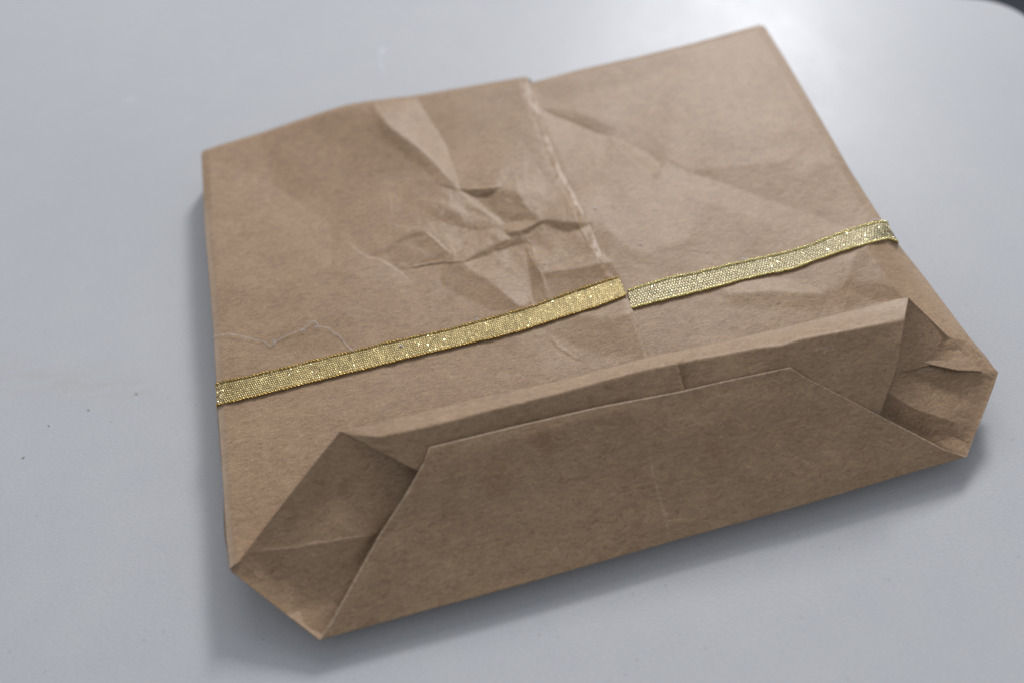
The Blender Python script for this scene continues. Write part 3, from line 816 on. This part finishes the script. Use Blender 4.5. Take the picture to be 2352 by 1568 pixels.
# inner flap with the rolled ridge --------------------------------------
ridge = [(780, 990, 28.8), (800, 987, 28.4), (850, 976, 27.8), (960, 949, 27.3), (1100, 914, 27.0), (1290, 874, 26.7), (1378, 851, 26.6), (1480, 824, 26.3), (1545, 810, 26.1), (1640, 790, 25.8), (1793, 755, 25.5), (1950, 716, 25.6), (2060, 688, 26.4), (2087, 684, 27.0)]
band = [(802, 999, 28.2), (870, 1003, 28.0), (960, 985, 28.1), (1100, 949, 28.2), (1290, 901, 28.2), (1378, 876, 28.2), (1480, 849, 28.2), (1545, 836, 28.2), (1640, 818, 28.2), (1740, 798, 28.4), (1793, 793, 28.5), (1840, 778, 28.6), (1950, 758, 28.7), (2078, 733, 28.6)]
mid = [(852, 1024, 26.6), (1000, 1016, 25.0), (1200, 967, 24.8), (1378, 928, 24.8), (1545, 895, 24.9), (1815, 838, 25.3), (2000, 792, 25.8), (2070, 782, 26.2)]
low = [(950, 1076, 22.2), (1150, 1040, 21.0), (1378, 985, 21.4), (1600, 950, 21.2), (1815, 893, 21.4), (1950, 860, 22.2), (2061, 838, 22.6)]
deep = [(1085, 1142, 16.8), (1300, 1100, 16.2), (1550, 1055, 15.2), (1800, 1000, 15.2), (1950, 970, 14.4), (2019, 952, 13.8)]
R_ = [resample(l, 420) for l in (ridge, band, mid, low, deep)]
knots = np.array([0, 0.12, 0.36, 0.68, 1.0]); tt = np.linspace(0, 1, 130)
IS = np.zeros((130, 420, 3))
for i, t in enumerate(tt):
    k = min(int(np.searchsorted(knots, t, 'right') - 1), 3); f = (t - knots[k]) / (knots[k + 1] - knots[k])
    IS[i] = R_[k] * (1 - f) + R_[k + 1] * f
# soften knots
for _ in range(4):
    IS[1:-1] = 0.5 * IS[1:-1] + 0.25 * (IS[:-2] + IS[2:])
x, y = IS[..., 0], IS[..., 1]
dz = 0.22 * vnoise(x, y, 130, 71, 2) + 0.06 * vnoise(x, y, 45, 72, 3) + 0.018 * vnoise(x, y, 14, 73, 2)
# edge of the overlapping sheet continues over the ridge
step = cF((490, 660), (535, 720), (545, 780), (580, 890))
d, s, f = dpoly(x, y, step)
dz += np.where(s < 0, 0.45 * np.exp(-d / 120), 0) * np.clip((y - (x * 0) - 820) / 14, 0, 1) - np.where(s >= 0, 0.45 * np.exp(-d / 16), 0) * np.clip((y - 822) / 14, 0, 1)
ILIN = [(cF((705, 640), (660, 745), (600, 885)), 14, 1.8, 0.3), (cF((690, 650), (730, 620), (770, 640)), 8, 2, 0.1), (cF((535, 700), (548, 790), (580, 888)), 18, 1.5, 0.4),
        (cF((1480, 620), (1530, 608), (1590, 605)), 10, 1.4, 0.4), (cF((990, 575), (1120, 530), (1240, 515), (1310, 550)), -9, 3, 0),
        (cF((2060, 800), (2020, 930), (1960, 1010)), 8, 2.5, 0.15), (cF((1660, 760), (1620, 800)), 6, 1.5, 0.2)]
IFAC = [(cF((545, 725), (640, 690), (690, 660), (650, 750), (595, 885), (578, 885)), -20, 1.8), (cF((1250, 520), (1650, 430), (2110, 300), (2120, 390), (1700, 470), (1300, 545)), 9, 3),
        (cF((560, 660), (900, 560), (1200, 500), (1200, 520), (990, 575), (760, 630)), 8, 3)]
dz += local_relief(x, y, IFAC, ILIN)
dz *= np.clip(tt / 0.05, 0.15, 1)[:, None]
IS[..., 2] += dz
inf = grid_obj('inner_flap', P(IS), M_PAIR, bag)
set_wear_and_light(inf, np.maximum(wear_lines(x, y, ILIN), 0.22 * np.clip(1 - tt / 0.13, 0, 1)[:, None] * np.clip((x - 1000) / 700, 0.1, 1)))  # ridge band: the light it catches is painted pale, stronger to the right
solidify(inf, 0.00016)
# hidden sheet joining the ridge to the upper panel
hl = P(np.array([BL, (549, 1286, 13.4), (587, 1237, 15.7), (683, 1112, 23.6)] + ridge + [(2180, 775, 14.5), (2222, 782, 13.3), BR]))
n = len(hl); lo = np.stack([np.linspace(-0.0945, 0.0945, n), np.full(n, 0.006), np.full(n, 0.0138)], 1)
lo[0] = (-0.0955, 0.001, 0.0120); lo[-1] = (0.0945, 0.001, 0.0120)
grid_obj('flap_hinge', np.stack([hl, lo]), M_KRAFT, bag)

# folded corners --------------------------------------------------------
def corner(bottom, top, left, right, facs, lins, seed, spots=(), n=260, m=260):
    rc = np.random.default_rng(seed)
    allp = np.array([p[:2] for p in bottom + top + left + right]); (ax, ay), (bx, by) = allp.min(0), allp.max(0)
    lins = list(lins)
    for _ in range(26):
        cx, cy = rc.uniform(ax, bx), rc.uniform(ay, by); L_ = rc.uniform(8, 34); a_ = rc.choice([-0.2, 0.9, 2.2]) + rc.normal(0, 0.4)
        lins.append(([(cx - L_ * math.cos(a_), cy - L_ * math.sin(a_)), (cx + rc.normal(0, 3), cy + rc.normal(0, 3)), (cx + L_ * math.cos(a_), cy + L_ * math.sin(a_))], rc.choice([-1, 1]) * rc.uniform(5, 13), rc.uniform(1.2, 3.0), rc.choice([0, 0.2])))
    G = coons(np.array(bottom, float), np.array(top, float), np.array(left, float), np.array(right, float), n, m)
    x, y = G[..., 0], G[..., 1]
    v = np.linspace(0, 1, m)[:, None]; u = np.linspace(0, 1, n)[None]
    e = np.clip(np.minimum(np.minimum(u, 1 - u), np.minimum(v, 1 - v)) / 0.06, 0, 1)
    dz = local_relief(x, y, facs, lins)
    dz -= (1 - v) * dz[:1] + v * dz[-1:] + (1 - u) * dz[:, :1] + u * dz[:, -1:] - (1 - u) * (1 - v) * dz[0, 0] - u * (1 - v) * dz[0, -1] - (1 - u) * v * dz[-1, 0] - u * v * dz[-1, -1]
    dz += (0.22 * vnoise(x, y, 80, seed, 2) + 0.09 * vnoise(x, y, 36, seed + 1, 3) + 0.018 * vnoise(x, y, 12, seed + 2, 2)) * (0.1 + 0.9 * e)
    G[..., 2] += dz
    o = grid_obj('corner_gusset', P(G), M_PAIR, bag)
    set_wear_and_light(o, wear_lines(x, y, lins))
    if spots:
        st = np.zeros(x.shape)
        for (a_, b_), r_ in spots: st = np.maximum(st, np.clip(1.6 - np.hypot(x - a_, (y - b_) * 1.3) / r_ + 0.5 * vnoise(x, y, 4, 5), 0, 1.9))
        at = o.data.attributes.new('stain', 'FLOAT', 'POINT'); at.data.foreach_set('value', st.astype(np.float32).ravel())
    return solidify(o, 0.00014)
corner([(530, 1311, 12.3), (634, 1392, 8.6), (700, 1444, 6.0), (735, 1469, 4.6)],
       [(780, 990, 28.8), (850, 1032, 23.0), (950, 1074, 18.8), (1050, 1110, 15.5)],
       [(530, 1311, 12.3), (549, 1286, 13.6), (587, 1237, 15.9), (683, 1112, 23.2), (780, 990, 28.8)],
       [(735, 1469, 4.6), (830, 1430, 3.2), (955, 1320, 6.4), (1030, 1200, 11.5), (1050, 1110, 15.5)],
       [(cG((840, 185), (560, 580), (720, 605), (800, 560), (870, 450), (900, 300)), -13, 6),
        (cG((560, 600), (880, 560), (1180, 620), (1060, 800), (700, 862), (420, 905), (290, 905), (450, 690)), 9, 4),
        (cG((380, 915), (700, 868), (1065, 803), (960, 1000), (760, 1480), (640, 1440), (590, 1340), (590, 1100), (380, 970)), -11, 2.5),
        (cG((190, 1040), (330, 930), (400, 1000), (590, 1150), (600, 1330), (400, 1200)), 9, 4),
        (cG((600, 1150), (640, 1000), (700, 1000), (720, 1200), (640, 1330)), -8, 8)],
       [(cG((280, 908), (560, 884), (720, 853), (1065, 802)), 18, 1.8, 0.45), (cG((425, 1030), (455, 1000), (495, 985)), -40, 2, 0),
        (cG((700, 940), (730, 1020), (770, 1120)), 10, 4, 0.1), (cG((600, 1330), (625, 1370), (650, 1400)), 8, 2, 0.1),
        (cG((340, 905), (350, 960), (370, 1000)), -14, 3, 0), (cG((960, 260), (965, 380), (975, 480)), 6, 3, 0),
        (cG((500, 1060), (560, 1120), (600, 1200)), 8, 4, 0)], 81,
       [(cG((430, 1030))[0], 4.5), (cG((491, 988))[0], 4.0), (cG((462, 1002))[0], 2.2)])
corner([(1940, 950, 9.0), (2100, 1035, 3.6), (2221, 1049, 5.1)],
       [(2087, 684, 27.4), (2135, 731, 20.8), (2180, 775, 15.2), (2222, 782, 13.8), (2293, 854, 12.2)],
       [(1940, 950, 9.0), (1960, 850, 18.0), (1985, 780, 17.0), (2030, 738, 20.0), (2087, 684, 27.4)],
       [(2221, 1049, 5.1), (2232, 1011, 6.5), (2252, 966, 8.1), (2268, 925, 9.6), (2282, 888, 11.0), (2293, 854, 12.2)],
       [(cI((1050, 545), (1000, 778), (1290, 775), (1200, 690)), -22, 2),
        (cI((980, 792), (1290, 775), (1390, 770), (1565, 952), (1300, 942), (980, 925)), 24, 2),
        (cI((1180, 840), (1340, 815), (1410, 900), (1300, 890)), -9, 4),
        (cI((960, 962), (1540, 974), (1500, 1130), (1410, 1340), (1290, 1320), (1150, 1310), (900, 1190)), -15, 2.5),
        (cI((1225, 1350), (1300, 1322), (1375, 1352), (1388, 1440), (1330, 1425)), 16, 3),
        (cI((1480, 1000), (1440, 1120), (1380, 1230), (1400, 1050)), 9, 7),
        (cI((930, 1000), (1000, 980), (980, 1180), (920, 1190)), -10, 8)],
       [(cI((985, 930), (1200, 948), (1350, 948), (1555, 962)), 16, 2, 0.5), (cI((1010, 900), (1150, 930), (1300, 940)), 9, 1.8, 0.3),
        (cI((1310, 1310), (1370, 1350), (1400, 1352), (1415, 1335)), -22, 2, 0), (cI((1290, 772), (1400, 850), (1520, 920)), 10, 2.5, 0.15),
        (cI((1120, 1070), (1180, 1085)), 14, 1.3, 0.3)], 91)

# ------------------------------------------------------------------ ribbon
ribbon = empty('gold_ribbon', tuple(P((1000, 770, 14))))
tag(ribbon, 'narrow shiny gold woven ribbon wrapped around the middle of the brown paper bag', 'ribbon')
def rel(a): return np.asarray(a) - np.array(ribbon.location)
def ribbon_band(upper, lower, sheet, mat, cordmat, nx, ny, reverse, wrap_left=False, wrap_right=False):
    up, lo = resample(upper, nx), resample(lower, nx)
    t0_ = np.arange(nx) * 1.0
    up[:, 1] += 0.9 * vnoise(t0_, t0_ * 0, 14, 601, 3); lo[:, 1] += 1.1 * vnoise(t0_, t0_ * 0, 12, 602, 3)
    v = np.linspace(0, 1, ny)[:, None, None]
    G = lo[None] * (1 - v) + up[None] * v
    z = top_z(G[..., 0], G[..., 1], sheet)
    k = np.ones(121) / 121                                   # the ribbon bridges small creases
    pad = np.pad(z, ((0, 0), (60, 60)), mode='edge')
    zs = np.apply_along_axis(lambda r: np.convolve(r, k, 'valid'), 1, pad)
    z = np.maximum(zs + 0.42, z + 0.10)
    L = np.r_[0, np.cumsum(np.hypot(*(up[1:] - up[:-1]).T))][None]
    vv = v[..., 0]
    LL = np.broadcast_to(L, z.shape); VV = vv + z * 0
    if reverse:
        row = np.floor(VV * 10)
        a_ = np.sin(LL * 1.35 + (row % 2) * np.pi + 0.9 * vnoise(LL, VV * 42, 7, 17))
        b_ = np.abs(np.sin(VV * 10 * np.pi))
        spk = vnoise(LL, VV * 42, 2.2, 5, 1)
        w_ = 0.055 * a_ * b_ + 0.045 * b_ + 0.16 * np.clip(spk - 0.60, 0, 1)
        gap = np.clip(0.80 - 0.35 * b_ - 0.30 * a_ + 0.22 * vnoise(LL, VV * 9, 3.2, 15, 2) - 1.2 * np.clip(spk - 0.5, 0, 1), 0, 1)
    else:
        row = np.floor(VV * 8)
        a_ = np.sin(LL * 1.02 + (row % 2) * np.pi + 1.1 * vnoise(LL, VV * 42, 8, 17)) + 0.5 * vnoise(LL, VV * 42, 5, 19)
        b_ = np.abs(np.sin(VV * 8 * np.pi))
        w_ = 0.085 * a_ * b_ ** 0.6 + 0.07 * b_
        gap = np.clip(1.10 - 0.65 * b_ - 0.65 * a_, 0, 1)
    z += w_
    z += 0.10 * (np.abs(vv - 0.5) * 2) ** 6
    W = P(np.concatenate([G, z[..., None]], 2))
    if wrap_left:
        w = W[:, :1].copy(); ext = []
        for dx, dzz in [(-0.0035, -0.0105), (-0.0026, -0.0070), (-0.0017, -0.0034), (-0.0009, -0.0014)]:
            e = w.copy(); e[..., 0] += dx * 0.35; e[..., 2] += dzz; ext.append(e)
        W = np.concatenate(ext + [W], 1)
    if wrap_right:
        w = W[:, -1:].copy(); ext = []
        for dx, dzz in [(0.0009, -0.0012), (0.0013, -0.004), (0.0012, -0.008)]:
            e = w.copy(); e[..., 0] += dx * 0.6; e[..., 2] += dzz; ext.append(e)
        W = np.concatenate([W] + ext, 1)
    o = grid_obj('ribbon_band', rel(W), mat, ribbon)
    if wrap_left: gap = np.concatenate([gap[:, :1] * 0 + 0.15] * 4 + [gap], 1)
    if wrap_right: gap = np.concatenate([gap] + [gap[:, :1] * 0 + 0.3] * 3, 1)
    at = o.data.attributes.new('gap', 'FLOAT', 'POINT'); at.data.foreach_set('value', gap.astype(np.float32).ravel())
    # loose glinting floats of the metallic yarn
    ng = 1200 if reverse else 600
    rg = np.random.default_rng(400 + nx)
    ci = rg.integers(4, nx - 6, ng) + (4 if wrap_left else 0); ri = rg.integers(3, ny - 4, ng)
    if wrap_left: ci[:170] = rg.integers(2, 34, 170)
    c0 = rel(W[ri, ci]); tx_ = rel(W[ri, ci + 2]) - c0; tx_ /= np.linalg.norm(tx_, axis=1)[:, None]
    ty_ = np.cross([0, 0, 1.0], tx_); ty_ /= np.linalg.norm(ty_, axis=1)[:, None]
    nn = np.cross(tx_, ty_)
    ta, tb = rg.normal(0, 0.36, ng)[:, None], rg.normal(0, 0.36, ng)[:, None]
    tx2, ty2 = tx_ + nn * ta, ty_ + nn * tb
    la_ = rg.uniform(0.00005, 0.00013, ng)[:, None]; lb_ = rg.uniform(0.00004, 0.00007, ng)[:, None]
    c0 = c0 + nn * 0.00008
    Q = np.stack([c0 - tx2 * la_ - ty2 * lb_, c0 + tx2 * la_ - ty2 * lb_, c0 + tx2 * la_ + ty2 * lb_, c0 - tx2 * la_ + ty2 * lb_], 1)
    fo = mesh_obj('metallic_float', Q, np.arange(ng * 4).reshape(-1, 4), M_GLINT, o, smooth=False)
    fo['kind'] = 'stuff'
    # twisted metallic cord along both selvedges
    for row, s_ in ((0, 1), (-1, 1)):
        c = rel(W[row]); n = len(c)
        for ph in (0, math.pi):
            cc = resample(c, n * 1)
            t = np.r_[0, np.cumsum(np.linalg.norm(cc[1:] - cc[:-1], axis=1))] * 1000
            a = t * 2 * math.pi / 1.9 + ph + 0.5 * vnoise(t * 10, t * 0, 30, 9)
            off = np.stack([0 * a, 0.00013 * np.cos(a), 0.00013 * np.sin(a) + 0.00005], 1)
            tube('selvedge_cord', cc + off, (0.00015 if reverse else 0.00021) + 0.00004 * np.sin(t * 0.9), cordmat, o, 5)
    return o
upL = cD((262, 1352), (300, 1335), (480, 1300), (800, 1225), (1100, 1150), (1400, 1080), (1490, 1054), (1700, 1012), (2000, 945), (2350, 850)) + cE((150, 995), (400, 925), (700, 812), (850, 762), (1020, 712))
loL = cD((270, 1500), (330, 1488), (600, 1425), (1000, 1325), (1400, 1228), (1700, 1152), (2000, 1080), (2350, 998)) + cE((150, 1145), (300, 1105), (600, 1005), (850, 930), (1080, 842))
upR = cE((1085, 812), (1250, 762), (1400, 718), (1600, 680), (1800, 632), (2060, 575), (2300, 520)) + cI((500, 255), (640, 198), (800, 145), (900, 120), (935, 124))
loR = cE((1110, 940), (1300, 890), (1500, 842), (1700, 792), (1900, 738), (2100, 690), (2300, 652)) + cI((520, 340), (680, 285), (830, 240), (940, 215), (992, 228))
ribbon_band(upL, loL, 'L', M_GOLD_L, M_CORD_L, 1700, 72, True, wrap_left=True)
ribbon_band(upR, loR, 'R', M_GOLD_R, M_CORD_R, 1300, 72, False, wrap_right=True)

# ------------------------------------------------------------------ loose thread, lint, crumbs
def on_top(pts, sheet='L', lift=0.25):
    a = np.array(pts, float); z = top_z(a[:, 0], a[:, 1], sheet) + lift
    return np.concatenate([a[:, :2], z[:, None]], 1)
th = cD((240, 1010), (300, 990), (380, 988), (480, 1005), (560, 1025), (620, 1040), (665, 1068), (700, 1045), (690, 1025), (675, 1035), (700, 1042), (760, 1005), (860, 965),
        (905, 950), (925, 960), (895, 962), (905, 945), (940, 920), (960, 898), (995, 893), (1014, 915), (1005, 935), (985, 930), (1030, 928), (1085, 938), (1120, 965), (1180, 1010), (1235, 1075), (1280, 1112))
s = spline(th, 300)
q = on_top(s, 'L', 0.2); q[:, 2] += 0.5 * np.abs(np.sin(np.linspace(0, 17, 300)))
o = tube('loose_thread', P(q), 0.000045, M_LINT, None, 5)
tag(o, 'fine curling white thread lying on the left side of the paper bag above the ribbon', 'thread')
def lint(poly, sheet, label, rad=0.00007, lift=0.4):
    s = spline(poly, 26); q = on_top(s, sheet, lift)
    o = tube('lint_fibre', P(q), rad * np.sin(np.linspace(0.25, 2.9, 26)), M_LINT, None, 5)
    tag(o, label, 'lint', 'bits of white lint on the bag')
lint(cB((1300, 1528) , (1320, 1520), (1345, 1522)), 'R', 'white lint at the upper edge of the ribbon, a little right of the seam', 0.0001, 0.5)
lint(cE((1900, 585), (1935, 578), (1970, 582)), 'R', 'short white lint above the middle of the right half of the ribbon', 0.00012, 0.6)
lint([(1995, 508), (2012, 504), (2030, 508), (2042, 499)], 'R', 'white wisp of lint sticking out over the right end of the ribbon', 0.00014, 0.6)
lint(cE((1160, 468), (1180, 462), (1200, 475)), 'R', 'tiny bent white lint right of the seam, above the ribbon', 0.00009)
lint(cE((820, 200), (845, 206), (868, 204)), 'R', 'tiny straight white lint beside the torn seam edge', 0.00012)
lint(cD((1600, 1080), (1615, 1066), (1632, 1072), (1648, 1082)), 'L', 'small bent white lint lying on the left half of the ribbon', 0.00011, 0.7)
lint(cD((2170, 885), (2185, 870), (2195, 882)), 'L', 'small white lint at the upper edge of the ribbon, left of the seam', 0.00011, 0.6)
import bmesh as _bm
def crumb(px, py, r, label):
    bm = _bm.new(); _bm.ops.create_icosphere(bm, subdivisions=2, radius=1)
    for v in bm.verts:
        k_ = 1 + 0.3 * math.sin(v.co.x * 5 + px) * math.cos(v.co.y * 4 + py)
        v.co = Vector((v.co.x * r * 1.5 * k_, v.co.y * r * 0.9 * k_, v.co.z * r * 0.35 * k_ + r * 0.2))
    me = bpy.data.meshes.new('crumb'); bm.to_mesh(me); bm.free(); me.materials.append(M_CRUMB)
    for p_ in me.polygons: p_.use_smooth = True
    o = bpy.data.objects.new('crumb', me); COL.objects.link(o); o.location = P((px, py, 0))
    o.rotation_euler.z = px
    tag(o, label, 'crumb', 'specks of dirt on the table')
crumb(313, 904, 0.00029, 'tiny brown speck on the table, the one nearest the left end of the ribbon')
crumb(203, 941, 0.00027, 'tiny brown speck on the table, second out from the left end of the ribbon')
crumb(112, 977, 0.00023, 'tiny brown speck on the table, third out from the left end of the ribbon')
crumb(54, 1050, 0.00029, 'tiny brown speck on the table, farthest out towards the left border')
